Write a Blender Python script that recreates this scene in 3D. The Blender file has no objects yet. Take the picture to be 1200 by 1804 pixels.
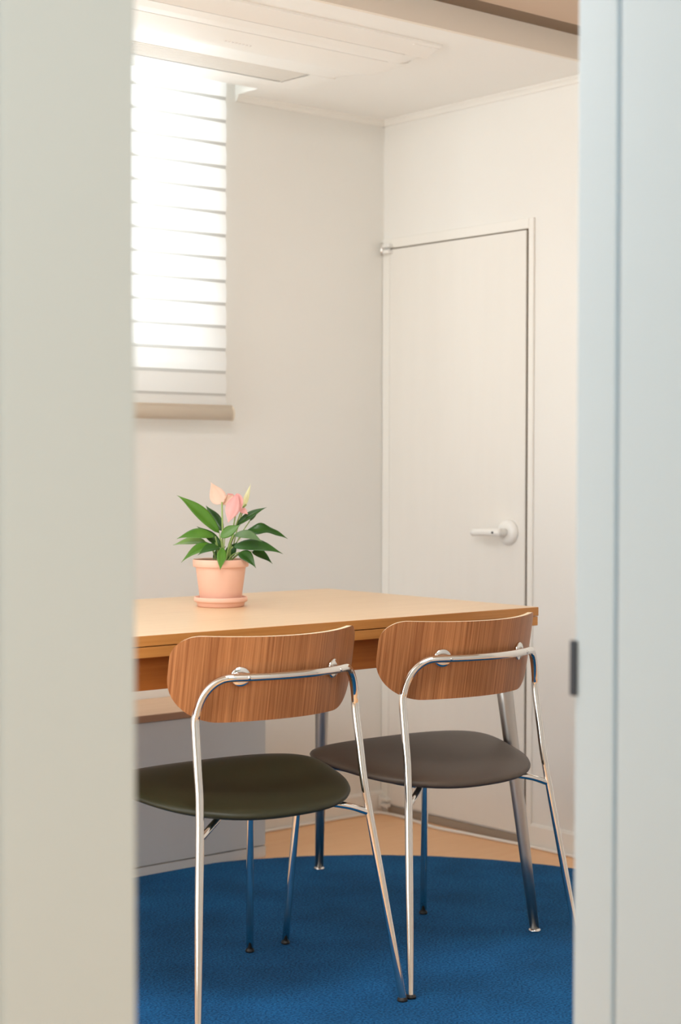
import bpy, bmesh, math, random
from mathutils import Vector, Matrix
random.seed(7)
C = bpy.context.scene.collection
SC = bpy.context.scene

# ------------------------------------------------------------------ camera
CAMX, CAMY, CAMZ = -3.4737, -3.9227, 1.06
YAW, PITCH, ROLL = 0.69978, 0.02599, 0.002286
def add_camera():
    F = Vector((math.sin(YAW)*math.cos(PITCH), math.cos(YAW)*math.cos(PITCH), -math.sin(PITCH)))
    R = Vector((math.cos(YAW), -math.sin(YAW), 0)); U = R.cross(F)
    R2 = R*math.cos(ROLL)+U*math.sin(ROLL); U2 = -R*math.sin(ROLL)+U*math.cos(ROLL)
    cd = bpy.data.cameras.new('camera'); co = bpy.data.objects.new('camera', cd); C.objects.link(co)
    m = Matrix.Identity(4)
    for i in range(3):
        m[i][0] = R2[i]; m[i][1] = U2[i]; m[i][2] = -F[i]
    m[0][3], m[1][3], m[2][3] = CAMX, CAMY, CAMZ
    co.matrix_world = m
    cd.sensor_fit = 'VERTICAL'; cd.sensor_height = 36.0; cd.lens = 3003.17/1804*36
    cd.clip_start = 0.05
    cd.dof.use_dof = True; cd.dof.focus_distance = 3.5; cd.dof.aperture_fstop = 4.0
    SC.camera = co
add_camera()

# ------------------------------------------------------------------ world, lights, exposure
SC.view_settings.view_transform = 'Standard'
SC.view_settings.look = 'None'
SC.view_settings.gamma = 1.0
SC.view_settings.exposure = 0.41
SC.view_settings.use_curve_mapping = False
SC.cycles.use_denoising = True
SC.cycles.max_bounces = 14
SC.cycles.diffuse_bounces = 8
SC.cycles.glossy_bounces = 6
SC.cycles.transmission_bounces = 8
SC.cycles.sample_clamp_indirect = 6.0
w = bpy.data.worlds.new('sky'); SC.world = w; w.use_nodes = True
w.node_tree.nodes['Background'].inputs[0].default_value = (0.93, 0.97, 1.0, 1)
w.node_tree.nodes['Background'].inputs[1].default_value = 1.6

def area(name, loc, direction, sx, sy, power, color, spread=180):
    l = bpy.data.lights.new(name, 'AREA'); l.shape = 'RECTANGLE'; l.size = sx; l.size_y = sy
    l.energy = power; l.color = color; l.spread = math.radians(spread)
    o = bpy.data.objects.new(name, l); C.objects.link(o); o.location = loc
    o.rotation_euler = Vector(direction).to_track_quat('-Z', 'Y').to_euler()
    return o
# daylight outside the blind window (back wall)
area('daylight_back', (-1.45, 0.75, 2.0), (0, -1, -0.12), 2.4, 1.6, 56, (0.96, 0.985, 1.0))
# added fill light through an unseen left-wall window, made tall for the floor
area('fill_left', (-3.65, -1.15, 1.1), (1, 0.22, -0.04), 1.7, 1.8, 8.5, (1.0, 0.995, 0.985), spread=104)
# hall lamp behind the camera, cool
area('hall_lamp', (-3.2, -4.4, 2.25), (0.2, 0.2, -1), 1.4, 0.9, 23.5, (0.77, 0.94, 0.97))
# added fill light near the ceiling, left of the table, without a fixture
area('room_fill', (-2.15, -1.95, 2.15), (0.1, 0.15, -1), 0.8, 0.6, 21, (1.0, 0.98, 0.95))

# ------------------------------------------------------------------ materials
def mat(name, color=(.8,.8,.8), rough=.5, metal=0, spec=.5):
    m = bpy.data.materials.new(name); m.use_nodes = True
    b = m.node_tree.nodes['Principled BSDF']
    b.inputs['Base Color'].default_value = (*color, 1); b.inputs['Roughness'].default_value = rough
    b.inputs['Metallic'].default_value = metal; b.inputs['Specular IOR Level'].default_value = spec
    return m
def nd(m, t, **k):
    n = m.node_tree.nodes.new(t)
    for a, v in k.items(): setattr(n, a, v)
    return n
def noise_mat(name, c1, c2, scale=(1,1,1), nscale=5, rough=.5, bump=0, bscale=None, metal=0, detail=4, spec=.5, lo=.35, hi=.65, bdist=.002):
    """two-colour noise over object coordinates, plus a fine bump"""
    m = mat(name, c1, rough, metal, spec); L = m.node_tree.links; b = m.node_tree.nodes['Principled BSDF']
    tc = nd(m, 'ShaderNodeTexCoord'); mp = nd(m, 'ShaderNodeMapping'); mp.inputs['Scale'].default_value = scale
    nz = nd(m, 'ShaderNodeTexNoise'); nz.inputs['Scale'].default_value = nscale; nz.inputs['Detail'].default_value = detail
    cr = nd(m, 'ShaderNodeValToRGB'); cr.color_ramp.elements[0].position = lo; cr.color_ramp.elements[1].position = hi
    cr.color_ramp.elements[0].color = (*c1, 1); cr.color_ramp.elements[1].color = (*c2, 1)
    L.new(tc.outputs['Object'], mp.inputs[0]); L.new(mp.outputs[0], nz.inputs[0]); L.new(nz.outputs[0], cr.inputs[0]); L.new(cr.outputs[0], b.inputs['Base Color'])
    if bump:
        n2 = nd(m, 'ShaderNodeTexNoise'); n2.inputs['Scale'].default_value = bscale or nscale; n2.inputs['Detail'].default_value = 3
        bp = nd(m, 'ShaderNodeBump'); bp.inputs['Strength'].default_value = bump; bp.inputs['Distance'].default_value = bdist
        L.new(mp.outputs[0] if bscale is None else tc.outputs['Object'], n2.inputs[0]); L.new(n2.outputs[0], bp.inputs['Height']); L.new(bp.outputs[0], b.inputs['Normal'])
    return m

M = {}
M['wall'] = noise_mat('cream_wall_paint', (.83,.815,.78), (.85,.835,.80), nscale=1.4, rough=.45, bump=.12, bscale=60, spec=.35, bdist=.001)
M['wall_sheen'] = noise_mat('window_wall_paint', (.82,.81,.775), (.84,.83,.795), nscale=1.4, rough=.36, bump=.15, bscale=9, spec=.5, bdist=.003)
M['ceiling'] = mat('ceiling_paint', (.92,.915,.89), .6)
M['beam'] = mat('beam_paint', (.88,.82,.73), .6)
M['ceiling_high'] = mat('upper_ceiling_dim_tone', (.62,.47,.35), .6)  # brown of the warm, dim light up there is put into the colour
M['door'] = noise_mat('door_paint', (.825,.80,.755), (.835,.81,.765), scale=(1,1,.1), nscale=30, rough=.38, spec=.4)
M['trim'] = mat('trim_paint', (.86,.84,.795), .4)
M['jamb'] = noise_mat('jamb_paint', (.74,.765,.765), (.755,.78,.78), nscale=2, rough=.5)
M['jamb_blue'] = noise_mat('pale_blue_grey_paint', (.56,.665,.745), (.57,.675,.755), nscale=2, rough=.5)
M['white'] = mat('white_plastic', (.86,.85,.82), .35)
M['aircon'] = mat('aircon_plastic', (.93,.92,.89), .35)
M['aircon_grille'] = mat('aircon_grille_plastic', (.86,.83,.78), .5)
M['dark'] = mat('dark_gap', (.16,.12,.08), .7)
M['grey_mark'] = mat('grey_print', (.78,.76,.74), .6)
M['threshold'] = mat('threshold_stone', (.36,.30,.24), .6)
M['floor'] = noise_mat('light_wood_floor', (.91,.54,.285), (.94,.58,.32), scale=(2,14,1), nscale=3, rough=.42, spec=.4)
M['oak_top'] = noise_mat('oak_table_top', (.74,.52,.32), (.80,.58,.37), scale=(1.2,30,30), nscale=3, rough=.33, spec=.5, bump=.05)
M['oak_edge_shaded'] = noise_mat('oak_table_edge_shaded', (.49,.205,.050), (.55,.245,.065), scale=(1.2,40,40), nscale=4, rough=.42)  # varnished orange, deepened to carry the shade on the edges
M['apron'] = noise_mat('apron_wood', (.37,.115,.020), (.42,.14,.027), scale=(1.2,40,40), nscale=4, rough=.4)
M['shelf'] = noise_mat('bench_top_wood', (.68,.45,.28), (.76,.53,.36), scale=(1.2,30,30), nscale=4, rough=.45)
M['shelf_edge'] = mat('bench_edge_wood', (.40,.22,.13), .5)
M['grey'] = noise_mat('grey_laminate', (.66,.66,.65), (.68,.68,.67), nscale=3, rough=.5)
M['grey_light'] = mat('plinth_laminate', (.76,.74,.71), .5)
M['chrome'] = mat('chrome', (.78,.76,.73), .07, 1)
M['satin'] = mat('satin_aluminium', (.50,.47,.44), .34, 1)
M['steel'] = mat('bright_steel', (.85,.83,.80), .15, 1)
M['black'] = mat('black_plastic', (.012,.010,.010), .45)
M['strike'] = mat('dark_metal', (.05,.055,.065), .4, .6)
M['olive'] = noise_mat('olive_green_leather', (.024,.025,.011), (.033,.033,.015), nscale=6, rough=.45, bump=.08, bscale=220, spec=.4, bdist=.0006)
M['brown'] = noise_mat('brown_leather', (.074,.054,.041), (.090,.067,.051), nscale=6, rough=.47, bump=.08, bscale=220, spec=.4, bdist=.0006)
M['pot'] = noise_mat('pink_clay', (.82,.50,.38), (.85,.53,.41), nscale=14, rough=.55, bump=.05, bscale=90, spec=.3)
M['soil'] = noise_mat('soil', (.03,.018,.01), (.07,.04,.02), nscale=90, rough=.9, bump=.6)
M['stem'] = mat('leaf_stalk', (.30,.42,.12), .5)
M['spadix'] = mat('spadix', (.62,.36,.26), .6)
def leafmat(name, c1, c2, rough=.32, tc=None):
    m = noise_mat(name, c1, c2, nscale=26, rough=rough, lo=.3, hi=.7); b = m.node_tree.nodes['Principled BSDF']; L = m.node_tree.links
    tr = nd(m, 'ShaderNodeBsdfTranslucent'); tr.inputs[0].default_value = (*(tc or (c2[0]*1.5, c2[1]*1.4, c2[2])), 1)
    mx = nd(m, 'ShaderNodeMixShader'); mx.inputs[0].default_value = .3
    out = m.node_tree.nodes['Material Output']
    L.new(b.outputs[0], mx.inputs[1]); L.new(tr.outputs[0], mx.inputs[2]); L.new(mx.outputs[0], out.inputs[0])
    return m
M['leaf'] = leafmat('green_leaf', (.085,.24,.02), (.13,.31,.035))
M['leaf_dark'] = leafmat('dark_green_leaf', (.020,.085,.010), (.045,.155,.020))
M['leaf_light'] = leafmat('light_green_leaf', (.17,.32,.075), (.25,.40,.11))
M['leaf_grey'] = leafmat('pale_green_leaf', (.11,.22,.085), (.18,.30,.13))
M['petal_peach'] = leafmat('peach_petal', (.93,.66,.52), (.95,.78,.68), .5, (.95,.72,.62))
M['petal_pink'] = leafmat('pink_petal', (.90,.46,.45), (.93,.60,.57), .5, (.93,.50,.48))
M['petal_cream'] = leafmat('cream_bud', (.85,.82,.62), (.75,.78,.55), .5)

# veneer with upright grain for the chair backs
def veneer():
    m = mat('oak_veneer', (.45,.2,.08), .42, 0, .35); L = m.node_tree.links; b = m.node_tree.nodes['Principled BSDF']
    tc = nd(m, 'ShaderNodeTexCoord'); mp = nd(m, 'ShaderNodeMapping'); mp.inputs['Scale'].default_value = (1, .0, .012); mp.inputs['Rotation'].default_value = (0, .06, 0)
    n1 = nd(m, 'ShaderNodeTexNoise'); n1.inputs['Scale'].default_value = 260; n1.inputs['Detail'].default_value = 5; n1.inputs['Roughness'].default_value = .65
    n2 = nd(m, 'ShaderNodeTexNoise'); n2.inputs['Scale'].default_value = 28; n2.inputs['Detail'].default_value = 2
    r1 = nd(m, 'ShaderNodeValToRGB'); e = r1.color_ramp.elements
    e[0].position = .36; e[0].color = (.26,.088,.027, 1); e[1].position = .62; e[1].color = (.50,.215,.083, 1)
    r2 = nd(m, 'ShaderNodeValToRGB'); e = r2.color_ramp.elements
    e[0].position = .35; e[0].color = (.86,.84,.82, 1); e[1].position = .65; e[1].color = (1.08,1.08,1.08, 1)
    mx = nd(m, 'ShaderNodeMix', data_type='RGBA', blend_type='MULTIPLY'); mx.inputs[0].default_value = 1
    L.new(tc.outputs['Object'], mp.inputs[0]); L.new(mp.outputs[0], n1.inputs[0]); L.new(mp.outputs[0], n2.inputs[0])
    L.new(n1.outputs[0], r1.inputs[0]); L.new(n2.outputs[0], r2.inputs[0]); L.new(r1.outputs[0], mx.inputs[6]); L.new(r2.outputs[0], mx.inputs[7]); L.new(mx.outputs[2], b.inputs['Base Color'])
    return m
M['veneer'] = veneer()
M['ply_edge'] = mat('pale_plywood_edge', (.92,.76,.54), .5)

# deep pile rug
def rug_mat():
    m = mat('blue_rug_pile', (.02,.10,.25), .95, 0, .1); L = m.node_tree.links; b = m.node_tree.nodes['Principled BSDF']
    tc = nd(m, 'ShaderNodeTexCoord')
    n1 = nd(m, 'ShaderNodeTexNoise'); n1.inputs['Scale'].default_value = 190; n1.inputs['Detail'].default_value = 4
    n2 = nd(m, 'ShaderNodeTexNoise'); n2.inputs['Scale'].default_value = 5; n2.inputs['Detail'].default_value = 3
    r1 = nd(m, 'ShaderNodeValToRGB'); e = r1.color_ramp.elements
    e[0].position = .34; e[0].color = (.003,.045,.14, 1); e[1].position = .64; e[1].color = (.012,.14,.36, 1)
    r2 = nd(m, 'ShaderNodeValToRGB'); e = r2.color_ramp.elements
    e[0].position = .35; e[0].color = (.80,.80,.80, 1); e[1].position = .65; e[1].color = (1.16,1.16,1.16, 1)
    mx = nd(m, 'ShaderNodeMix', data_type='RGBA', blend_type='MULTIPLY'); mx.inputs[0].default_value = 1
    bp = nd(m, 'ShaderNodeBump'); bp.inputs['Strength'].default_value = .9; bp.inputs['Distance'].default_value = .004
    L.new(tc.outputs['Object'], n1.inputs[0]); L.new(tc.outputs['Object'], n2.inputs[0]); L.new(n1.outputs[0], r1.inputs[0]); L.new(n2.outputs[0], r2.inputs[0])
    L.new(r1.outputs[0], mx.inputs[6]); L.new(r2.outputs[0], mx.inputs[7]); L.new(mx.outputs[2], b.inputs['Base Color']); L.new(n1.outputs[0], bp.inputs['Height']); L.new(bp.outputs[0], b.inputs['Normal'])
    b.inputs['Sheen Weight'].default_value = .06; b.inputs['Sheen Tint'].default_value = (.35,.6,1,1)
    return m
M['rug'] = rug_mat()

def translucent(name, col, tcol, fac, transp=0):
    m = bpy.data.materials.new(name); m.use_nodes = True; nt = m.node_tree; nt.nodes.clear()
    o = nt.nodes.new('ShaderNodeOutputMaterial'); d = nt.nodes.new('ShaderNodeBsdfDiffuse'); t = nt.nodes.new('ShaderNodeBsdfTranslucent'); x = nt.nodes.new('ShaderNodeMixShader')
    d.inputs[0].default_value = (*col, 1); t.inputs[0].default_value = (*tcol, 1); x.inputs[0].default_value = fac
    nt.links.new(d.outputs[0], x.inputs[1]); nt.links.new(t.outputs[0], x.inputs[2])
    if transp:
        p = nt.nodes.new('ShaderNodeBsdfTransparent'); y = nt.nodes.new('ShaderNodeMixShader'); y.inputs[0].default_value = transp
        nt.links.new(x.outputs[0], y.inputs[1]); nt.links.new(p.outputs[0], y.inputs[2]); nt.links.new(y.outputs[0], o.inputs[0])
    else: nt.links.new(x.outputs[0], o.inputs[0])
    return m
M['blind'] = translucent('sheer_blind_fabric', (.93,.93,.92), (.95,.96,.97), .5)
def glass():
    m = bpy.data.materials.new('window_glass'); m.use_nodes = True; nt = m.node_tree; nt.nodes.clear()
    o = nt.nodes.new('ShaderNodeOutputMaterial'); t = nt.nodes.new('ShaderNodeBsdfTransparent'); g = nt.nodes.new('ShaderNodeBsdfGlossy'); x = nt.nodes.new('ShaderNodeMixShader')
    t.inputs[0].default_value = (.96,.98,.98,1); g.inputs['Roughness'].default_value = .02; x.inputs[0].default_value = .06
    nt.links.new(t.outputs[0], x.inputs[1]); nt.links.new(g.outputs[0], x.inputs[2]); nt.links.new(x.outputs[0], o.inputs[0])
    return m
M['glass'] = glass()
M['blind_seam'] = translucent('blind_seam_fabric', (.66,.66,.64), (.52,.52,.51), .40)

# ------------------------------------------------------------------ mesh helpers
def obj(name, bm, m, parent=None, smooth=False, bevel=0, seg=2):
    bmesh.ops.recalc_face_normals(bm, faces=bm.faces)
    me = bpy.data.meshes.new(name); bm.to_mesh(me); bm.free()
    for x in (m if isinstance(m, (list, tuple)) else [m]): me.materials.append(x)
    o = bpy.data.objects.new(name, me); C.objects.link(o)
    if smooth:
        for p in me.polygons: p.use_smooth = True
    if parent: o.parent = parent
    if bevel:
        b = o.modifiers.new('bevel', 'BEVEL'); b.width = bevel; b.segments = seg; b.limit_method = 'ANGLE'; b.angle_limit = math.radians(40)
        for p in me.polygons: p.use_smooth = True
        wn = o.modifiers.new('wn', 'WEIGHTED_NORMAL'); wn.keep_sharp = True
    return o
def bx(bm, x0, x1, y0, y1, z0, z1, mi=0):
    v = [bm.verts.new(p) for p in ((x0,y0,z0),(x1,y0,z0),(x1,y1,z0),(x0,y1,z0),(x0,y0,z1),(x1,y0,z1),(x1,y1,z1),(x0,y1,z1))]
    for f in ((0,3,2,1),(4,5,6,7),(0,1,5,4),(1,2,6,5),(2,3,7,6),(3,0,4,7)):
        bm.faces.new([v[i] for i in f]).material_index = mi
def box(name, x0, x1, y0, y1, z0, z1, m, parent=None, bevel=0):
    bm = bmesh.new(); bx(bm, x0, x1, y0, y1, z0, z1); return obj(name, bm, m, parent, bevel=bevel)
def tube(bm, pts, r, n=16, caps=True, up=None, t0=None, t1=None):
    pts = [Vector(p) for p in pts]; rings = []; prev = None
    for i, p in enumerate(pts):
        t = (pts[min(i+1, len(pts)-1)]-pts[max(i-1, 0)]).normalized()
        if i == 0 and t0 is not None: t = t0
        if i == len(pts)-1 and t1 is not None: t = t1
        if prev is None:
            a = up or (Vector((0,0,1)) if abs(t.z) < .9 else Vector((1,0,0)))
            u = (a-t*a.dot(t)).normalized()
        else: u = (prev-t*prev.dot(t)).normalized()
        prev = u; vv = t.cross(u); rr = r(i/(len(pts)-1)) if callable(r) else r
        rings.append([bm.verts.new(p+(u*math.cos(2*math.pi*k/n)+vv*math.sin(2*math.pi*k/n))*rr) for k in range(n)])
    for a, b in zip(rings, rings[1:]):
        for k in range(n): bm.faces.new((a[k], a[(k+1) % n], b[(k+1) % n], b[k]))
    if caps:
        for rg in (rings[0], rings[-1]): bm.faces.new(rg)
def spline(pts, n=8):
    """Catmull-Rom (centripetal enough for our tubes)"""
    P = [Vector(p) for p in pts]; P = [P[0]*2-P[1]]+P+[P[-1]*2-P[-2]]; out = []
    for i in range(1, len(P)-2):
        for k in range(n):
            t = k/n; a, b, c, d = P[i-1], P[i], P[i+1], P[i+2]
            out.append(.5*((2*b)+(c-a)*t+(2*a-5*b+4*c-d)*t*t+(3*b-a-3*c+d)*t**3))
    out.append(P[-2]); return out
def lathe(bm, prof, cx=0, cy=0, n=48, close=True):
    rings = []
    for r, z in prof:
        rings.append([bm.verts.new((cx+r*math.cos(2*math.pi*k/n), cy+r*math.sin(2*math.pi*k/n), z)) for k in range(n)])
    for a, b in zip(rings, rings[1:]):
        for k in range(n): bm.faces.new((a[k], a[(k+1) % n], b[(k+1) % n], b[k]))
    if close:
        bm.faces.new(rings[0]); bm.faces.new(rings[-1])
def prism_x(bm, prof, x0, x1):
    """profile (y,z) swept along x"""
    a = [bm.verts.new((x0, y, z)) for y, z in prof]; b = [bm.verts.new((x1, y, z)) for y, z in prof]
    n = len(prof)
    for i in range(n): bm.faces.new((a[i], a[(i+1) % n], b[(i+1) % n], b[i]))
    bm.faces.new(a); bm.faces.new(b)
def tag(o, label=None, cat=None, group=None, kind=None):
    if label: o['label'] = label
    if cat: o['category'] = cat
    if group: o['group'] = group
    if kind: o['kind'] = kind
    return o
def struct(o, label=None, cat=None): return tag(o, label, cat, kind='structure')
def empty(name, loc, rz=0):
    o = bpy.data.objects.new(name, None); C.objects.link(o); o.location = loc; o.rotation_euler = (0, 0, rz); o.empty_display_size = .1
    return o

# ------------------------------------------------------------------ room shell
H = 2.118; YB = -.917; HH = 2.178; YF0 = -2.5935; YF1 = -2.752; XL = -3.0
# window opening in the back wall, door opening none (door lies on the wall)
WX0, WX1, WZ0, WZ1 = -2.35, -.735, 1.405, 2.30
bm = bmesh.new()
bx(bm, XL, WX0, 0, .16, 0, 2.45); bx(bm, WX1, .12, 0, .16, 0, 2.45); bx(bm, WX0, WX1, 0, .16, 0, WZ0); bx(bm, WX0, WX1, 0, .16, WZ1, 2.45)
struct(obj('wall_back', bm, M['wall_sheen']), 'cream painted wall with the window and blind, behind the table', 'wall')
struct(box('wall_right', 0, .12, YF0, 0, 0, 2.45, M['wall']), 'cream painted wall holding the small flush door', 'wall')
LW = (-1.95, -.35, .12, 2.05)  # unseen window added for its light, reaching low to brighten the floor
bm = bmesh.new()
bx(bm, XL-.12, XL, YF0, LW[0], 0, 2.45); bx(bm, XL-.12, XL, LW[1], .16, 0, 2.45); bx(bm, XL-.12, XL, LW[0], LW[1], 0, LW[2]); bx(bm, XL-.12, XL, LW[0], LW[1], LW[3], 2.45)
struct(obj('wall_left', bm, M['wall']), 'cream painted wall with an added window, out of view on the left', 'wall')
# doorway wall
JX0, JX1 = -2.705, -2.0
bm = bmesh.new()
bx(bm, -4.9, JX0-.125, YF1+.01, YF0, 0, 2.45); bx(bm, JX1+.13, .12, YF1+.01, YF0, 0, 2.45); bx(bm, JX0-.125, JX1+.13, YF1+.01, YF0, 2.06, 2.45)
struct(obj('wall_front', bm, M['jamb']), 'white wall around the doorway the room is seen through', 'wall')
# hall around the camera
struct(box('wall_hall_left', -5.0, -4.9, -5.9, YF0, 0, 2.45, M['jamb']), 'white hall wall behind the camera on the left', 'wall')
struct(box('wall_hall_right', .12, .22, -5.9, YF0, 0, 2.45, M['jamb']), 'white hall wall behind the camera on the right', 'wall')
struct(box('wall_hall_back', -5.0, .22, -6.0, -5.9, 0, 2.45, M['jamb']), 'white hall wall behind the camera', 'wall')
struct(box('floor', -5.0, .22, -5.9, .16, -.05, 0, M['floor']), 'light orange wood floor', 'floor')
struct(box('ceiling_hall', -5.0, .22, -6.0, YF0, 2.40, 2.46, M['ceiling']), 'white hall ceiling above the camera', 'ceiling')
# dropped ceiling over the table with the blind pocket cut along the window wall
PX = -.566
bm = bmesh.new()
bx(bm, XL, 0, YB+.012, -.118, H, H+.09); bx(bm, PX, 0, -.118, 0, H, H+.09)
bx(bm, XL, 0, -.118, 0, H+.16, H+.18); bx(bm, XL, PX, -.118, -.106, H+.0, H+.16)
bx(bm, PX, PX+.012, -.118, 0, H+.09, H+.16)
struct(obj('ceiling', bm, M['ceiling']), 'cream lowered ceiling holding the air conditioner', 'ceiling')
struct(box('trim_1', XL, 0, YB-.001, YB+.012, H-.001, HH+.06, M['beam']), 'beige front face of the lowered ceiling', 'trim')
bm = bmesh.new()
bx(bm, XL, 0, YF0, YB-.075, HH, HH+.03); bx(bm, XL, 0, YB-.075, YB-.001, HH+.012, HH+.03)
struct(obj('ceiling_upper', bm, M['ceiling_high']), 'higher ceiling in front of the beam, warm dim light painted in as taupe', 'ceiling')
struct(box('shadow_strip', XL, 0, YB-.075, YB-.001, HH+.002, HH+.012, mat('painted_shadow_brown', (.22,.15,.095), .6)), 'ceiling shadow beside the beam, painted as a dark brown strip', 'trim')  # dark strip painted in for the soft shadow on the ceiling
# small cornice
bm = bmesh.new()
prism_x(bm, [(0,H),(-.016,H),(-.016,H-.004),(-.010,H-.010),(-.006,H-.018),(0,H-.018)], PX, 0)
struct(obj('trim_2', bm, M['trim'], smooth=False), 'slim cornice along the window wall', 'trim')
bm = bmesh.new(); pr_ = [(0,H),(-.016,H),(-.016,H-.004),(-.010,H-.010),(-.006,H-.018),(0,H-.018)]
a = [bm.verts.new((x, YB, z)) for x, z in pr_]; b = [bm.verts.new((x, 0, z)) for x, z in pr_]
for i in range(6): bm.faces.new((a[i], a[(i+1) % 6], b[(i+1) % 6], b[i]))
bm.faces.new(a); bm.faces.new(b)
struct(obj('trim_3', bm, M['trim']), 'slim cornice along the door wall', 'trim')
# baseboards
bz = .066
bm = bmesh.new(); prism_x(bm, [(0,0),(-.010,0),(-.010,bz-.006),(-.005,bz),(0,bz)], XL, -.001)
struct(obj('baseboard_back', bm, M['trim']), 'cream baseboard under the window wall', 'baseboard')
bm = bmesh.new()
pr_ = [(0,0),(-.010,0),(-.010,bz-.006),(-.005,bz),(0,bz)]
a = [bm.verts.new((x, YF0, z)) for x, z in pr_]; b = [bm.verts.new((x, -.636, z)) for x, z in pr_]
for i in range(5): bm.faces.new((a[i], a[(i+1) % 5], b[(i+1) % 5], b[i]))
bm.faces.new(a); bm.faces.new(b)
struct(obj('baseboard_right', bm, M['trim']), 'cream baseboard right of the small door', 'baseboard')

# ------------------------------------------------------------------ windows
def window(name, plane, a0, a1, z0, z1, lab):
    root = empty(name, (0,0,0)); struct(root, lab, 'window')
    def B(bm, a, b, c, d, t0, t1):
        if plane == 'y': bx(bm, a, b, t0, t1, c, d)
        else: bx(bm, t0, t1, a, b, c, d)
    t0, t1 = (.06, .11) if plane == 'y' else (XL-.10, XL-.05)
    bm = bmesh.new(); f = .045
    B(bm, a0, a1, z0, z0+f, t0, t1); B(bm, a0, a1, z1-f, z1, t0, t1); B(bm, a0, a0+f, z0, z1, t0, t1); B(bm, a1-f, a1, z0, z1, t0, t1)
    mid = (a0+a1)/2; B(bm, mid-.03, mid+.03, z0, z1, t0, t1)
    obj('window_frame', bm, M['white'], root, bevel=.003)
    g = (t0+t1)/2; bm = bmesh.new(); B(bm, a0+f, mid-.03, z0+f, z1-f, g-.003, g+.003); B(bm, mid+.03, a1-f, z0+f, z1-f, g-.003, g+.003)
    obj('window_pane', bm, M['glass'], root)
window('window_1', 'y', WX0, WX1, WZ0, WZ1, 'bright window behind the white blind')
window('added_window', 'x', LW[0], LW[1], LW[2], LW[3], 'added window in the left wall for fill light, out of view')

# ------------------------------------------------------------------ blind
bl = empty('window_blind', (-1.4, -.065, H+.14))
tag(bl, 'white sheer shade blind lowered over the bright window, with a cream bottom rail', 'blind')
def local(o, root):
    o.data.transform(Matrix.Translation(-Vector(root.location))); return o
BX0, BX1 = -2.42, -.650
bm = bmesh.new(); bx(bm, BX0-.02, -.61, -.100, -.030, H+.085, H+.155)
local(obj('headrail', bm, M['white'], bl, bevel=.006), bl)
bm = bmesh.new(); zt = H+.10; zb = 1.228; lines = [2.0799-.0633*k for k in range(-1, 14)]
prev = zt
edges = [zt]+[z for z in lines if zb < z < zt]+[zb]
for hi, lo in zip(edges, edges[1:]):
    # one vane: bulges slightly to the room, tucks behind the next at the bottom
    top = hi+.006 if hi != zt else hi; K = 8; va = []
    for k in range(K+1):
        t = k/K; z = top+(lo-top)*t; y = -.065-.007*math.sin(math.pi*min(1, t*1.0))**.8-.003*t
        va.append((bm.verts.new((BX0, y, z)), bm.verts.new((BX1, y, z))))
    for i_, (p, q) in enumerate(zip(va, va[1:])): bm.faces.new((p[0], p[1], q[1], q[0])).material_index = 1 if i_ == K-1 else 0
local(obj('shade_fabric', bm, [M['blind'], M['blind_seam']], bl, smooth=True), bl)
bm = bmesh.new()
n = 20; prof = []
for k in range(n):
    a = 2*math.pi*k/n; prof.append((-.067+.013*math.cos(a), 1.2105+.0195*math.sin(a)*(1 if math.sin(a) > 0 else 1)))
prism_x(bm, prof, BX0-.01, -.630)
bx(bm, BX0-.01, -.630, -.074, -.060, 1.222, 1.234)
local(obj('bottom_rail', bm, mat('blind_rail_cream', (.78,.68,.56), .4), bl, smooth=True), bl)
bl.children[-1].modifiers.new('es', 'EDGE_SPLIT').split_angle = math.radians(50)
bm = bmesh.new(); prism_x(bm, [(y*1.0+(y+.067)*.06, 1.2105+(z-1.2105)*1.06) for y, z in prof], -.630, -.625)
local(obj('end_cap', bm, mat('blind_cap_plastic', (.76,.68,.56), .4), bl), bl)

# ------------------------------------------------------------------ small door
D = empty('door_1', (0, -.323, 0)); struct(D, 'small cream flush door with a white lever handle', 'door')
DZ0, DZ1, DY0, DY1 = .030, 1.7235, -.6115, -.037
bm = bmesh.new()
FO = -.634; ft = .007
bx(bm, -ft, 0, FO, DY0-.003, 0, 1.7565); bx(bm, -ft, 0, DY1+.003, -.002, 0, 1.7565); bx(bm, -ft, 0, DY0-.003, DY1+.003, DZ1+.004, 1.7565)
local(obj('door_frame', bm, M['trim'], D, bevel=.002), D)
bm = bmesh.new(); bx(bm, -.0012, .0, DY0-.003, DY1+.003, DZ0, DZ1+.004); local(obj('door_gap', bm, M['dark'], D), D)
bm = bmesh.new(); bx(bm, -.0085, -.0015, DY0+.0045, DY1, DZ0, DZ1); local(obj('door_leaf', bm, M['door'], D, bevel=.0015), D)
bm = bmesh.new(); bx(bm, -.006, 0, DY0-.003, DY1+.003, 0, DZ0-.006); local(obj('door_sill', bm, M['threshold'], D), D)
def hinge(z):
    bm = bmesh.new()
    bx(bm, -.026, -.007, -.050, -.012, z+.003, z+.013); bx(bm, -.026, -.007, -.050, -.012, z-.015, z-.004); bx(bm, -.020, -.006, -.024, -.006, z-.012, z+.016)
    tb = bmesh.new()
    hobj = local(obj('pivot_hinge', bm, M['white'], D, bevel=.002), D)
    bm = bmesh.new(); tube(bm, [(-.024,-.018,z-.02),(-.024,-.018,z+.018)], .005, 12)
    local(obj('hinge_pin', bm, M['steel'] if z > 1 else M['white'], hobj, smooth=True), D)
hinge(DZ1+.002); hinge(.036)
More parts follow.
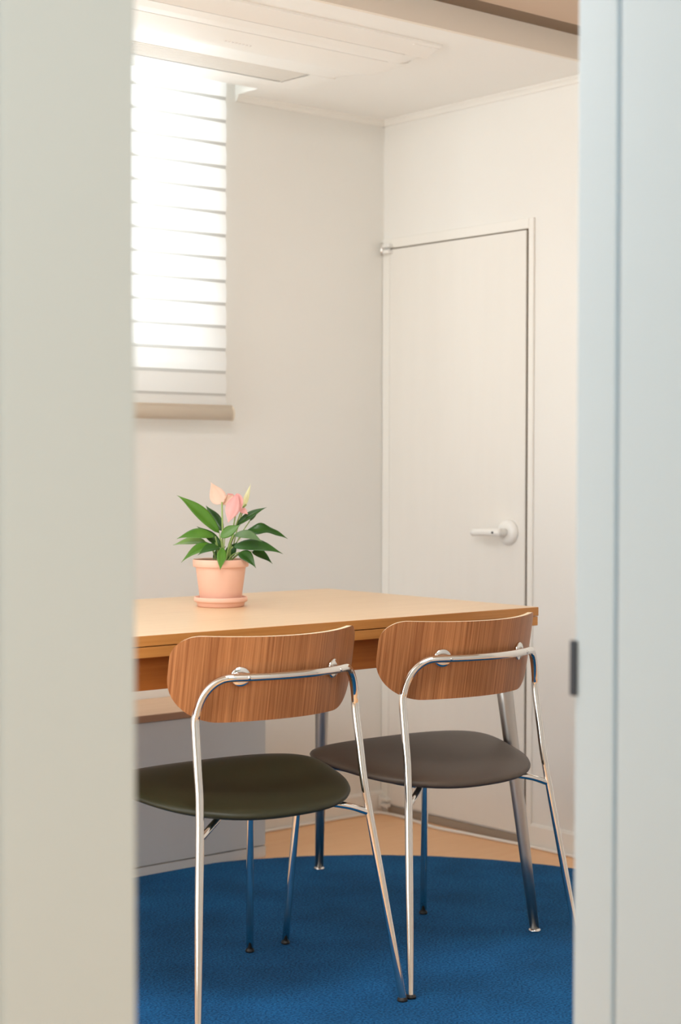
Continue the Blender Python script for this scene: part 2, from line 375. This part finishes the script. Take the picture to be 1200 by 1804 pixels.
# lever handle
hc = Vector((0, -.547, .879))
bm = bmesh.new(); pts = [(0,.0),(.036,.0),(.036,.006),(.033,.013),(.026,.017),(.014,.019),(0,.019)]
N = 40; rings = []
for r, d in pts[1:-1]:
    rings.append([bm.verts.new((-.008-d, hc.y+r*math.cos(2*math.pi*k/N), hc.z+r*math.sin(2*math.pi*k/N))) for k in range(N)])
for a, b in zip(rings, rings[1:]):
    for k in range(N): bm.faces.new((a[k], a[(k+1) % N], b[(k+1) % N], b[k]))
bm.faces.new(rings[0]); bm.faces.new(rings[-1])
rose = local(obj('handle_rose', bm, M['white'], D, smooth=True), D)
bm = bmesh.new(); tube(bm, [(-.030, hc.y, hc.z), (-.062, hc.y, hc.z)], lambda t: .0125-.002*t, 24)
tube(bm, spline([(-.056, hc.y-.013, hc.z), (-.060, hc.y+.005, hc.z), (-.061, hc.y+.03, hc.z), (-.058, hc.y+.06, hc.z-.001), (-.052, hc.y+.10, hc.z-.003)], 6), lambda t: .0118-.0012*t, 20)
local(obj('handle_lever', bm, M['white'], rose, smooth=True), D)
bm = bmesh.new(); tube(bm, [(-.070, hc.y+.004, hc.z), (-.0735, hc.y+.004, hc.z)], .0032, 14)
local(obj('keyhole', bm, M['strike'], rose), D)

# ------------------------------------------------------------------ doorway jambs in the foreground
bm = bmesh.new()
bx(bm, JX0-.125, JX0, YF1, YF0-.002, 0, 2.06)
jl = obj('trim_4', bm, M['jamb'], bevel=.004); struct(jl, 'greyish white door frame post, left edge of the picture', 'door frame')
bm = bmesh.new()
bx(bm, JX1, JX1+.13, -2.652, YF0+.0, 0, 2.06); bx(bm, JX1+.004, JX1+.13, -2.658, -2.652, 0, 2.06); bx(bm, JX1-.001, JX1+.13, -2.80, -2.658, 0, 2.06)
jr = obj('trim_5', bm, M['jamb_blue'], bevel=.0025); struct(jr, 'bluish white door frame post, right edge of the picture', 'door frame')
bm = bmesh.new(); bx(bm, JX1-.0025, JX1+.003, -2.598, -2.5875, .797, .861)
obj('strike_plate', bm, M['strike'], jr, bevel=.001)['label'] = 'dark metal strike plate'
struct(box('trim_6', JX0, JX1, YF1, YF0, 2.03, 2.06, M['jamb']), 'white head of the doorway, out of view', 'door frame')

# ------------------------------------------------------------------ rug
bm = bmesh.new(); RC = (-1.08, -1.22); R_ = 1.0; n = 220
rings = []
for r, z in [(R_-.004,.001),(R_,.004),(R_-.003,.008),(R_-.012,.0105),(R_*.8,.0105),(R_*.5,.0105),(R_*.2,.0105)]:
    rg = []
    for k in range(n):
        a = 2*math.pi*k/n; rr = r*(1+(.0012*math.sin(a*37)+.0008*math.sin(a*83+1)) if r > .95 else r/r)
        rg.append(bm.verts.new((RC[0]+rr*math.cos(a), min(RC[1]+rr*math.sin(a), -.2665), z)))
    rings.append(rg)
for a, b in zip(rings, rings[1:]):
    for k in range(n): bm.faces.new((a[k], a[(k+1) % n], b[(k+1) % n], b[k]))
bm.faces.new(rings[-1]); bm.faces.new(rings[0])
rug = obj('round_rug', bm, M['rug']); rug.location = (0,0,0)
tag(rug, 'round deep blue pile rug under the table and chairs', 'rug')

# ------------------------------------------------------------------ low grey bench cabinet under the window
bn = empty('low_cabinet', (-1.5, -.13, 0)); tag(bn, 'low grey cabinet with a pale wooden top against the wall below the window', 'cabinet')
bm = bmesh.new(); bx(bm, -2.3, -.657, -.263, -.012, .034, .403); local(obj('cabinet_body', bm, M['grey'], bn, bevel=.001), bn)
bm = bmesh.new(); bx(bm, -2.3, -.657, -.2625, -.012, .0, .004); bx(bm, -2.3, -.657, -.2645, -.012, .004, .031); local(obj('plinth', bm, M['grey_light'], bn), bn)
bm = bmesh.new(); bx(bm, -2.3, -.657, -.266, -.002, .404, .423); o = obj('cabinet_top', bm, [M['shelf'], M['shelf_edge']], bn, bevel=.001)
for p in o.data.polygons:
    if p.normal.y < -.5: p.material_index = 1
local(o, bn)

# ------------------------------------------------------------------ cable on the floor
bm = bmesh.new()
pts = [(-.648,-.030,.005),(-.60,-.019,.005),(-.55,-.018,.005),(-.45,-.020,.0055),(-.2,-.017,.005),(-.06,-.022,.005),(-.033,-.045,.005),(-.030,-.12,.006),(-.040,-.20,.005),(-.052,-.27,.005),(-.052,-.33,.005),(-.040,-.42,.005),(-.032,-.52,.005),(-.020,-.64,.005),(-.018,-.8,.005),(-.018,-1.2,.005),(-.018,-2.0,.005)]
tube(bm, spline(pts, 6), .0048, 10)
tag(obj('cable', bm, M['white'], smooth=True), 'white cable lying on the floor along the baseboards and the small door', 'cable')

# ------------------------------------------------------------------ ceiling air conditioner
ac = empty('ceiling_air_conditioner', (-1.2, -.5, H)); tag(ac, 'white one-way cassette air conditioner set in the lowered ceiling', 'air conditioner')
AX0, AX1 = -1.95, -.516
bm = bmesh.new()
# body: profile swept along x; the right end rises over the last few cm
def sweep(bm, prof, xs):
    """xs: list of (x, lift) ; z = H - (H-z)*lift"""
    rings = [[bm.verts.new((x, y, H-(H-z)*l)) for y, z in prof] for x, l in xs]; n = len(prof)
    for a, b in zip(rings, rings[1:]):
        for i in range(n-1): bm.faces.new((a[i], a[i+1], b[i+1], b[i]))
    return rings
prof = [(-.802,H),(-.802,H-.006),(-.785,H-.009),(-.765,H-.014),(-.7445,H-.025)]
sweep(bm, prof+[(-.7445,H-.010)], [(AX0,1),(AX1,1)])
sweep(bm, [(-.676,H-.012),(-.676,H-.032),(-.64,H-.037),(-.60,H-.041),(-.566,H-.0425),(-.5575,H-.041),(-.5565,H-.039),(-.53,H-.034),(-.49,H-.024),(-.43,H-.016),(-.383,H-.014)], [(AX0,1),(-.60,1),(-.56,.97),(-.535,.90),(-.518,.75),(-.508,.5),(-.504,.15)])
sweep(bm, [(-.7445,H-.010),(-.7445,H-.025),(-.71,H-.029),(-.676,H-.032)], [(-.588,1),(-.55,.92),(-.53,.75),(AX1,.40)])
sweep(bm, [(-.255,H-.012),(-.22,H-.013),(-.206,H-.013),(-.203,H-.010),(-.203,H)], [(AX0,1),(AX1,1)])
sweep(bm, [(-.383,H-.004),(-.383,H-.014),(-.255,H-.013),(-.255,H-.004)], [(-.60,1),(AX1,1)])
sweep(bm, [(-.7445,H-.006),(-.676,H-.006)], [(AX0,1),(-.57,1)])
bx(bm, -.60, AX1, -.79, -.21, H-.010, H-.0005)
v = [bm.verts.new(p) for p in ((AX1,-.802,H),(AX1,-.802,H-.006),(AX1,-.203,H-.013),(AX1,-.203,H))]; bm.faces.new(v)
o = obj('body_panel', bm, M['aircon'], ac, smooth=True); o.modifiers.new('es', 'EDGE_SPLIT').split_angle = math.radians(35); local(o, ac)
bm = bmesh.new()
rg = [(-.7415,H-.0255),(-.71,H-.0300),(-.6795,H-.0318)]
top = [bm.verts.new((AX0, y, z)) for y, z in rg]; bot = [bm.verts.new((x, y, z)) for (y, z), x in zip(rg, (-.590,-.583,-.586))]
top2 = [bm.verts.new((AX0, y, z+.010)) for y, z in rg]; bot2 = [bm.verts.new((x, y, z+.010)) for (y, z), x in zip(rg, (-.590,-.583,-.586))]
for i in (0, 1): bm.faces.new((top[i], top[i+1], bot[i+1], bot[i])); bm.faces.new((top2[i], top2[i+1], bot2[i+1], bot2[i])); bm.faces.new((bot[i], bot[i+1], bot2[i+1], bot2[i]))
bm.faces.new((top[0], bot[0], bot2[0], top2[0])); bm.faces.new((top[2], bot[2], bot2[2], top2[2]))
local(obj('air_flap', bm, M['aircon'], ac), ac)
bm = bmesh.new(); bx(bm, AX0, -.60, -.383, -.255, H-.004, H-.002)
for k in range(9):
    y = -.378+.0137*k; bx(bm, AX0, -.60, y, y+.0075, H-.012, H-.005)
local(obj('intake_grille', bm, M['aircon_grille'], ac), ac)
bm = bmesh.new(); bx(bm, -.512+.0, -.488, -.70, -.665, H-.004, H-.001)
bm.free(); bm = bmesh.new(); bx(bm, -.540, -.522, -.690, -.674, H-.0225, H-.013); local(obj('display', bm, M['grey_light'], ac), ac)
bm = bmesh.new()
for k in range(8): bx(bm, -1.05+.0105*k, -1.0435+.0105*k, -.612, -.606, H-.0410, H-.035)
local(obj('brand_mark', bm, M['grey_mark'], ac), ac)

# ------------------------------------------------------------------ dining table
TX1, TY0, TY1, TX0 = -.621, -1.239, -.481, -2.42
tb = empty('dining_table', (-1.5, -.86, .0105)); tag(tb, 'light oak dining table with slanted satin metal legs, carrying the potted plant', 'table')
def tl(o): o.data.transform(Matrix.Translation(-Vector(tb.location))); return o
bm = bmesh.new(); bx(bm, TX0, TX1, TY0, TY1, .7225, .743); o = obj('tabletop', bm, [M['oak_top'], M['oak_edge_shaded']], tb, bevel=.0012)
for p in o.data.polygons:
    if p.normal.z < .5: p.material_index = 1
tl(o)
bm = bmesh.new(); bx(bm, TX0, TX1-.0012, TY0+.0012, TY1, .7005, .7212); tl(obj('lower_board', bm, M['oak_edge_shaded'], tb, bevel=.0012))
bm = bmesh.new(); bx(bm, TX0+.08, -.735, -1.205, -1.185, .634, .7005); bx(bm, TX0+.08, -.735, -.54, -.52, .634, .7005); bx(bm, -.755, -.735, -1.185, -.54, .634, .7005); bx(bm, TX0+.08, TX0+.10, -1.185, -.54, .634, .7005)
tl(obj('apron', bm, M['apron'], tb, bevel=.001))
for fx, fy, sx, sy in ((-.664,-1.272,-1,1),(-.662,-.500,-1,-1),(-2.38,-1.272,1,1),(-2.38,-.500,1,-1)):
    bm = bmesh.new(); s, s2 = .050, .076
    tube(bm, [(fx+sx*s*t, fy+sy*s2*t, .016+(.7005-.016)*t) for t in (0,.25,.5,.75,1)], lambda t: .0105+.0105*t, 28)
    leg = tl(obj('leg', bm, M['satin'], tb, smooth=True))
    bm = bmesh.new(); lathe(bm, [(.013,.0107),(.0145,.013),(.013,.0165),(.009,.0185)], fx, fy, 24)
    tl(obj('foot_glide', bm, M['steel'], leg, smooth=True))

# ------------------------------------------------------------------ plant pot, saucer, plant
PC = Vector((-1.179, -.773, .743))
bm = bmesh.new(); lathe(bm, [(.050,0),(.0535,.0015),(.0545,.008),(.0565,.0105),(.0605,.012),(.0615,.0145),(.0610,.0205),(.0595,.0225),(.0575,.0215),(.056,.010),(.02,.008),(.001,.008)], n=64)
o = obj('plant_saucer', bm, M['pot'], smooth=True); o.location = PC; tag(o, 'pink clay saucer under the plant pot on the table', 'saucer')
pl = empty('potted_plant', PC+Vector((0,0,.0085))); tag(pl, 'small anthurium with pink and peach blooms in a pink clay pot on the table', 'potted plant')
bm = bmesh.new(); lathe(bm, [(.001,.0),(.0450,.0),(.0465,.002),(.0573,.082),(.0625,.0825),(.0635,.084),(.0640,.097),(.0625,.0995),(.0600,.0985),(.0590,.09),(.056,.075),(.001,.075)], n=64)
obj('pot', bm, M['pot'], pl, smooth=True).modifiers.new('es', 'EDGE_SPLIT').split_angle = math.radians(50)
bm = bmesh.new(); lathe(bm, [(.0585,.084),(.04,.088),(.001,.089)], n=32); obj('soil', bm, M['soil'], pl, smooth=True)
# picture plane frame at the plant: right, up and towards the viewer
Rv = Vector((math.cos(YAW), -math.sin(YAW), 0)); Bv = Vector((-math.sin(YAW), -math.cos(YAW), 0)); Uv = Vector((0,0,1))
S = .000248
def P(x, y, d=0):    # x,y measured on the close-up (516,756 = rim centre); d metres towards the viewer
    return Rv*((x-516)*S)+Uv*((756-y)*S+.0995)+Bv*d
def leaf(name, m, a, b, wd, sag=0, roll=0, d0=0, d1=0, fold=.25, cup=0, wave=0, peak=.42, pedicel=True, parent=pl):
    A = P(*a, d0); B = P(*b, d1); ax = (B-A); Ln = ax.length; t_ = ax.normalized()
    face = (Bv*math.cos(roll)+Uv*math.sin(roll)); side = t_.cross(face).normalized(); nrm = side.cross(t_).normalized()
    bm = bmesh.new(); NL, NW = 14, 6; grid = []; W2 = wd*S/2
    for i in range(NL+1):
        t = i/NL
        wv = math.sin(math.pi*t**(math.log(.5)/math.log(peak)))**(.85+.55*t) if 0 < t < 1 else 0
        wv *= (1-.25*t)*W2*1.12
        c = A+ax*t+Uv*(sag*Ln*4*t*(1-t))
        row = []
        for j in range(NW+1):
            s_ = (j/NW-.5)*2
            p = c+side*(s_*wv)+nrm*(abs(s_)*wv*fold-(s_*s_)*wv*cup+wave*wv*math.sin(t*11+s_*2)*.35*abs(s_))
            row.append(bm.verts.new(p))
        grid.append(row)
    for i in range(NL):
        for j in range(NW): bm.faces.new((grid[i][j], grid[i][j+1], grid[i+1][j+1], grid[i+1][j]))
    bmesh.ops.remove_doubles(bm, verts=bm.verts, dist=1e-6)
    o = obj(name, bm, m, parent, smooth=True)
    md = o.modifiers.new('solid', 'SOLIDIFY'); md.thickness = .0005
    return o
def stalk(x0, a, d0, d1, r=.0013, y0=790, m=None, parent=pl):
    A = P(x0, y0, d0); B = P(*a, d1); mid = (A+B)/2+Uv*.006+Rv*((A-B).x*.08)
    bm = bmesh.new(); tube(bm, spline([A, mid, B], 6), r, 8); return obj('stem', bm, m or M['stem'], parent, smooth=True)
LV = [ # mat, base, tip, width, sag, roll, d0, d1, stem foot x
 ('leaf_dark',(530,500),(368,265),105,.02,.2,-.015,-.03,540,{}),
 ('leaf',(505,520),(118,168),120,.06,.5,.0,.015,520,{}),
 ('leaf_dark',(525,650),(295,455),95,.04,.7,.005,.0,515,{}),
 ('leaf',(470,545),(125,565),135,.10,.85,.015,.04,500,dict(fold=.1)),
 ('leaf_light',(380,600),(75,630),105,.06,.9,-.005,.0,480,{}),
 ('leaf',(480,640),(170,778),115,.14,.8,.02,.05,490,{}),
 ('leaf_dark',(520,650),(320,712),110,.12,.9,.03,.05,510,{}),
 ('leaf',(520,555),(700,440),100,.04,.3,.02,.01,530,dict(fold=.1)),
 ('leaf_dark',(655,450),(935,280),70,.05,.5,-.01,-.02,560,dict(fold=.4)),
 ('leaf_grey',(640,530),(910,590),120,.10,.9,.02,.05,560,dict(fold=.15)),
 ('leaf_dark',(735,510),(1130,575),120,.12,.8,-.02,-.03,580,dict(wave=.9)),
 ('leaf_dark',(630,640),(1095,700),140,.09,.75,.01,.04,560,dict(fold=.1)),
 ('leaf_dark',(690,690),(852,830),110,.12,.6,.025,.05,570,{}),
 ('leaf_dark',(800,690),(992,803),85,.12,.6,-.01,-.01,590,{}),
 ('leaf',(548,640),(535,838),85,.0,.35,.055,.085,540,{}),
 ('leaf_dark',(570,755),(665,600),100,.03,.4,-.01,-.01,560,{}),
 ('leaf_grey',(775,410),(850,335),28,.03,.4,-.03,-.03,600,{}),
 ('leaf_dark',(440,760),(560,640),70,.03,.4,-.02,-.02,480,{}),
]
for mt, a, b, wd, sag, roll, d0, d1, fx, kw in LV:
    leaf('leaf', M[mt], a, b, wd, sag, roll, d0, d1, **kw); stalk(fx, a, d0*.3, d0)
for x0, x1, y1, d in ((500,470,600,.01),(560,610,560,.0),(575,640,540,-.01),(590,690,690,.01),(600,720,700,0),(480,420,640,.0),(545,560,520,.015)):
    stalk(x0, (x1, y1), d, d, .0011)
f = stalk(535, (532,230), .01, .02, .0018)
b1 = leaf('flower', M['petal_peach'], (530,250), (432,45), 150, .0, .1, .02, .03, fold=-.5, cup=-.4, peak=.36)
leaf('petal', M['petal_peach'], (520,245), (640,165), 90, .03, -.3, .012, .01, fold=.5, parent=b1)
bm = bmesh.new(); tube(bm, [P(560,215,.032), P(585,160,.03)], lambda t: .0022-.0008*t, 10); obj('spadix', bm, M['spadix'], b1, smooth=True)
stalk(590, (672,230), -.01, .0, .0016)
b2 = leaf('flower', M['petal_pink'], (668,160), (590,420), 135, .0, -.2, .01, .03, fold=-.4, cup=-.3, peak=.5)
leaf('petal', M['petal_pink'], (665,150), (700,330), 90, .0, .3, .0, .01, fold=.4, parent=b2)
leaf('petal', M['petal_pink'], (640,200), (575,150), 50, .0, .3, .0, .01, fold=.4, parent=b2)
stalk(570, (700,320), -.01, -.01, .0015)
b3 = leaf('flower', M['petal_pink'], (690,300), (768,345), 60, .05, .5, -.01, .0, fold=.3)
stalk(600, (722,290), -.02, -.02, .0015)
b4 = leaf('flower_bud', M['petal_cream'], (718,285), (790,55), 48, .0, 0, -.02, -.02, fold=-.9, cup=-.5, peak=.35)
bm = bmesh.new(); tube(bm, [P(715,285,-.018), P(745,255,-.016)], .0022, 10); obj('bud_base', bm, M['stem'], b4, smooth=True)

# ------------------------------------------------------------------ chairs
def seat_mesh(hole=False):
    ax, by, y0, n_, tp = .239, .190, -.021, 2.55, .235
    bm = bmesh.new(); NA = 72; NR = 12
    def outline(a, k):
        c, s = math.cos(a), math.sin(a)
        x = ax*math.copysign(abs(c)**(2/n_), c); y = by*math.copysign(abs(s)**(2/n_), s); x *= (1+tp*y/by*(1 if y > 0 else .75)) if True else 1
        return x*k, y*k
    def mid(x, y):   # saddle: dished middle, rising to the rear edge, waterfall at the front
        return .4365+.026*(y/by)-.030*max(0, y/by-.35)**2*1.1
    def top(x, y, k): return mid(x, y)+.0165*(1-k**5)**.5-.010*(1-(k/1.0)**2)*1.0
    def bot(x, y, k): return mid(x, y)-.0175*(1-k**6)**.5-.001
    ks = [0]+[.16*i for i in range(1, 5)]+[.74,.82,.88,.92,.95,.975,.99,1.0]
    def shell(fn):
        rings = []
        for k in ks:
            if k == 0: rings.append([bm.verts.new((0, y0, fn(0, 0, 0)))]); continue
            rg = []
            for q in range(NA):
                x, y = outline(2*math.pi*q/NA, k); rg.append(bm.verts.new((x, y0+y, fn(x, y, k))))
            rings.append(rg)
        c = rings[0][0]
        for q in range(NA): bm.faces.new((c, rings[1][q], rings[1][(q+1) % NA]))
        for a, b in zip(rings[1:], rings[2:]):
            for q in range(NA): bm.faces.new((a[q], a[(q+1) % NA], b[(q+1) % NA], b[q]))
    shell(top); shell(bot); bmesh.ops.remove_doubles(bm, verts=bm.verts, dist=.0012)
    return bm
BK = dict(A=.220, k=1.853, k4=3.285, yb=.1968, tilt=.181, zt=.7498, zb=.5821, rt=.043, rb=.088, bt=-.0043, bb=-.0035)
BZC = .668
def back_y(x, z): return -BK['yb']+BK['k']*x*x+BK['k4']*x**4-BK['tilt']*(z-.67)
def back_outline():
    A, zt, zb, rt, rb = BK['A'], BK['zt'], BK['zb'], BK['rt'], BK['rb']; pts = []
    def arc(cx, cz, r, a0, a1, n=14):
        for i in range(n+1):
            a = a0+(a1-a0)*i/n; pts.append((cx+r*math.cos(a), cz+r*math.sin(a)))
    hp = math.pi/2
    arc(A-rt, zt-rt, rt, 0, hp)
    for i in range(1, 24): pts.append((A-rt-2*(A-rt)*i/24, zt))
    arc(-(A-rt), zt-rt, rt, hp, 2*hp); arc(-(A-rb), zb+rb, rb, 2*hp, 3*hp)
    for i in range(1, 16): pts.append((-(A-rb)+2*(A-rb)*i/16, zb))
    arc(A-rb, zb+rb, rb, 3*hp, 4*hp)
    mid = (zt+zb)/2
    return [(x, z+(BK['bt'] if z > mid else -BK['bb'])*(1-(x/A)**2)) for x, z in pts]
def backrest_mesh():
    bm = bmesh.new(); TH = .0110; OL = back_outline(); NA = len(OL)
    def outl(q, k): return OL[q][0]*k, BZC+(OL[q][1]-BZC)*k
    ks = [1, .99, .93, .8, .6, .4, .2, .04]
    def side(off, rim):
        rings = []
        for k in ks:
            rg = []
            for q in range(NA):
                x, z = outl(q, k); d = 2*BK['k']*x+4*BK['k4']*x**3; L = math.hypot(1, d)
                o_ = off*(1 if k < 1 else rim)
                rg.append(bm.verts.new((x+o_*(-d/L), back_y(x, z)+o_/L, z)))
            rings.append(rg)
        for a, b in zip(rings, rings[1:]):
            for q in range(NA): bm.faces.new((a[q], a[(q+1) % NA], b[(q+1) % NA], b[q]))
        bm.faces.new(rings[-1]); return rings[0]
    r0 = side(0, .1); r1 = side(TH, .93)
    for q in range(NA): bm.faces.new((r0[q], r0[(q+1) % NA], r1[(q+1) % NA], r1[q])).material_index = 1
    return bm
TR = .0079
def make_chair(seat_m, lab, name='dining_chair'):
    root = empty(name, (0,0,0)); tag(root, lab, 'chair', None)
    obj('seat', seat_mesh(), seat_m, root, smooth=True)
    obj('backrest', backrest_mesh(), [M['veneer'], M['ply_edge']], root, smooth=True).modifiers.new('es', 'EDGE_SPLIT').split_angle = math.radians(40)
    # one bent tube: rear leg - back hoop - rear leg, split into hoop and two legs at the kink
    a, b, c, d, z1, w_, zt_, yc, ye = .241, .234, .190, .148, .582, .133, .672, .216, .187
    k0 = (.196, -.172, .427)
    half = [k0, (.1925,-.160,.505), (c, -d, z1)]
    for i in range(1, 7):
        t = i/6*math.pi/2; half.append((w_+(c-w_)*math.cos(t), -d+(-ye+d)*(1-math.cos(t)), z1+(zt_-z1)*math.sin(t)))
    for i in range(1, 5):
        x = w_*(1-i/4); half.append((x, -yc+(-ye+yc)*(x/w_)**2, zt_))
    full = half+[(-x, y, z) for x, y, z in half[::-1][1:]]
    fpt = lambda s: Vector((s*a, -b, .0175)); kp = lambda s: Vector((s*k0[0], k0[1], k0[2]))
    whole = spline([fpt(1), fpt(1).lerp(kp(1), .55)]+full+[fpt(-1).lerp(kp(-1), .55), fpt(-1)], 6)
    cut = 13; tcut = (whole[cut+1]-whole[cut-1]).normalized(); tend = (whole[-cut]-whole[-cut-2]).normalized()
    bm = bmesh.new(); tube(bm, whole[cut:len(whole)-cut], TR, 24, caps=False, t0=tcut, t1=tend); obj('back_hoop', bm, M['chrome'], root, smooth=True)
    for s in (1, -1):
        foot = fpt(s); K = kp(s); seg = whole[:cut+1] if s == 1 else whole[len(whole)-1-cut:][::-1]
        bm = bmesh.new(); tube(bm, seg, TR, 24, caps=False, t1=tcut if s == 1 else -tend); lg = obj('leg', bm, M['chrome'], root, smooth=True)
        bm = bmesh.new(); lathe(bm, [(.0085,.0),(.0102,.0006),(.0104,.0040),(.0090,.0052),(.0086,.0080),(.0070,.0090)], s*a, -b, 20); bmesh.ops.translate(bm, verts=bm.verts, vec=(0,0,.0107)); f = obj('foot_glide', bm, M['black'], lg, smooth=True)
        # front leg, running back under the seat as the side rail and meeting the rear leg
        jr_ = foot.lerp(K, .885); jr_.z = jr_.z
        path = [(s*.203,.229,.0185), (s*.186,.205,.34), (s*.1805,.196,.386), (s*.172,.175,.410), (s*.160,.13,.4140), (s*.135,.04,.408), (s*.115,-.04,.399), (s*.112,-.085,.400), (s*.124,-.125,.401), (s*.165,-.160,.394), tuple(jr_)]
        bm = bmesh.new(); tube(bm, spline(path[:5], 6), TR, 20); fl = obj('leg', bm, M['chrome'], root, smooth=True)
        bm = bmesh.new(); tube(bm, spline(path[4:], 6), .0066, 16); rl = obj('side_rail', bm, M['chrome'], root, smooth=True)
        bm = bmesh.new(); lathe(bm, [(.0080,.0),(.0094,.0006),(.0096,.0040),(.0084,.0052),(.0082,.0080),(.0070,.0090)], s*.203, .229, 20); bmesh.ops.translate(bm, verts=bm.verts, vec=(0,0,.0107)); obj('foot_glide', bm, M['black'], fl, smooth=True)
        bm = bmesh.new(); bx(bm, s*.122-.011, s*.122+.011, -.128, -.06, .402, .416); obj('seat_bracket', bm, M['black'], root, bevel=.003)
        bm = bmesh.new(); bx(bm, s*.150-.010, s*.150+.010, .06, .12, .412, .428); obj('seat_bracket', bm, M['black'], root, bevel=.003)
        # round mounting disc between hoop and backrest
        x = s*.108; yy = back_y(x, zt_); dd = 2*BK['k']*x+4*BK['k4']*x**3; L = math.hypot(1, dd)
        n_ = Vector((-dd/L, 1/L, .06)).normalized(); base = Vector((x, yy, zt_)); u = n_.cross(Vector((0,0,1))).normalized(); v = u.cross(n_)
        bm = bmesh.new(); rings = []
        for r, o_ in ((.001,-.0070),(.010,-.0069),(.0172,-.0064),(.0188,-.0050),(.0190,-.0010)):
            rings.append([bm.verts.new(base+n_*o_+u*(r*math.cos(2*math.pi*q/28))+v*(r*math.sin(2*math.pi*q/28))) for q in range(28)])
        for p_, q_ in zip(rings, rings[1:]):
            for q in range(28): bm.faces.new((p_[q], p_[(q+1) % 28], q_[(q+1) % 28], q_[q]))
        bm.faces.new(rings[0]); bm.faces.new(rings[-1]); dsc = obj('mounting_disc', bm, M['chrome'], root, smooth=True)
        hy = -yc+(-ye+yc)*(x/w_)**2
        bm = bmesh.new(); tube(bm, [(x, hy+.004, zt_), base-n_*.004], .0055, 14)
        tube(bm, [(x, hy-TR+.001, zt_), (x, hy-TR-.0012, zt_)], .0032, 14); obj('bolt', bm, M['steel'], dsc, smooth=True)
    return root
ch1 = make_chair(M['olive'], 'chrome chair with a dark olive green seat and curved oak back, the left one')
ch1.location = (-1.469, -1.215, 0); ch1.rotation_euler = (0, 0, -.027)
def copy_tree(o, parent=None):
    c = o.copy(); C.objects.link(c); c.parent = parent
    for ch in [x for x in list(SC.objects) if x.parent == o]: copy_tree(ch, c)
    return c
ch2 = copy_tree(ch1)
ch2['label'] = 'chrome chair with a dark brown seat and curved oak back, nearer the small door'
ch2.location = (-.963, -1.224, 0); ch2.rotation_euler = (0, 0, -.022)
for o in SC.objects:
    if o.parent == ch2 and o.name.startswith('seat') and 'bracket' not in o.name:
        o.data = o.data.copy(); o.data.materials[0] = M['brown']
for c in (ch1, ch2): c['group'] = 'chrome chairs at the near side of the table'
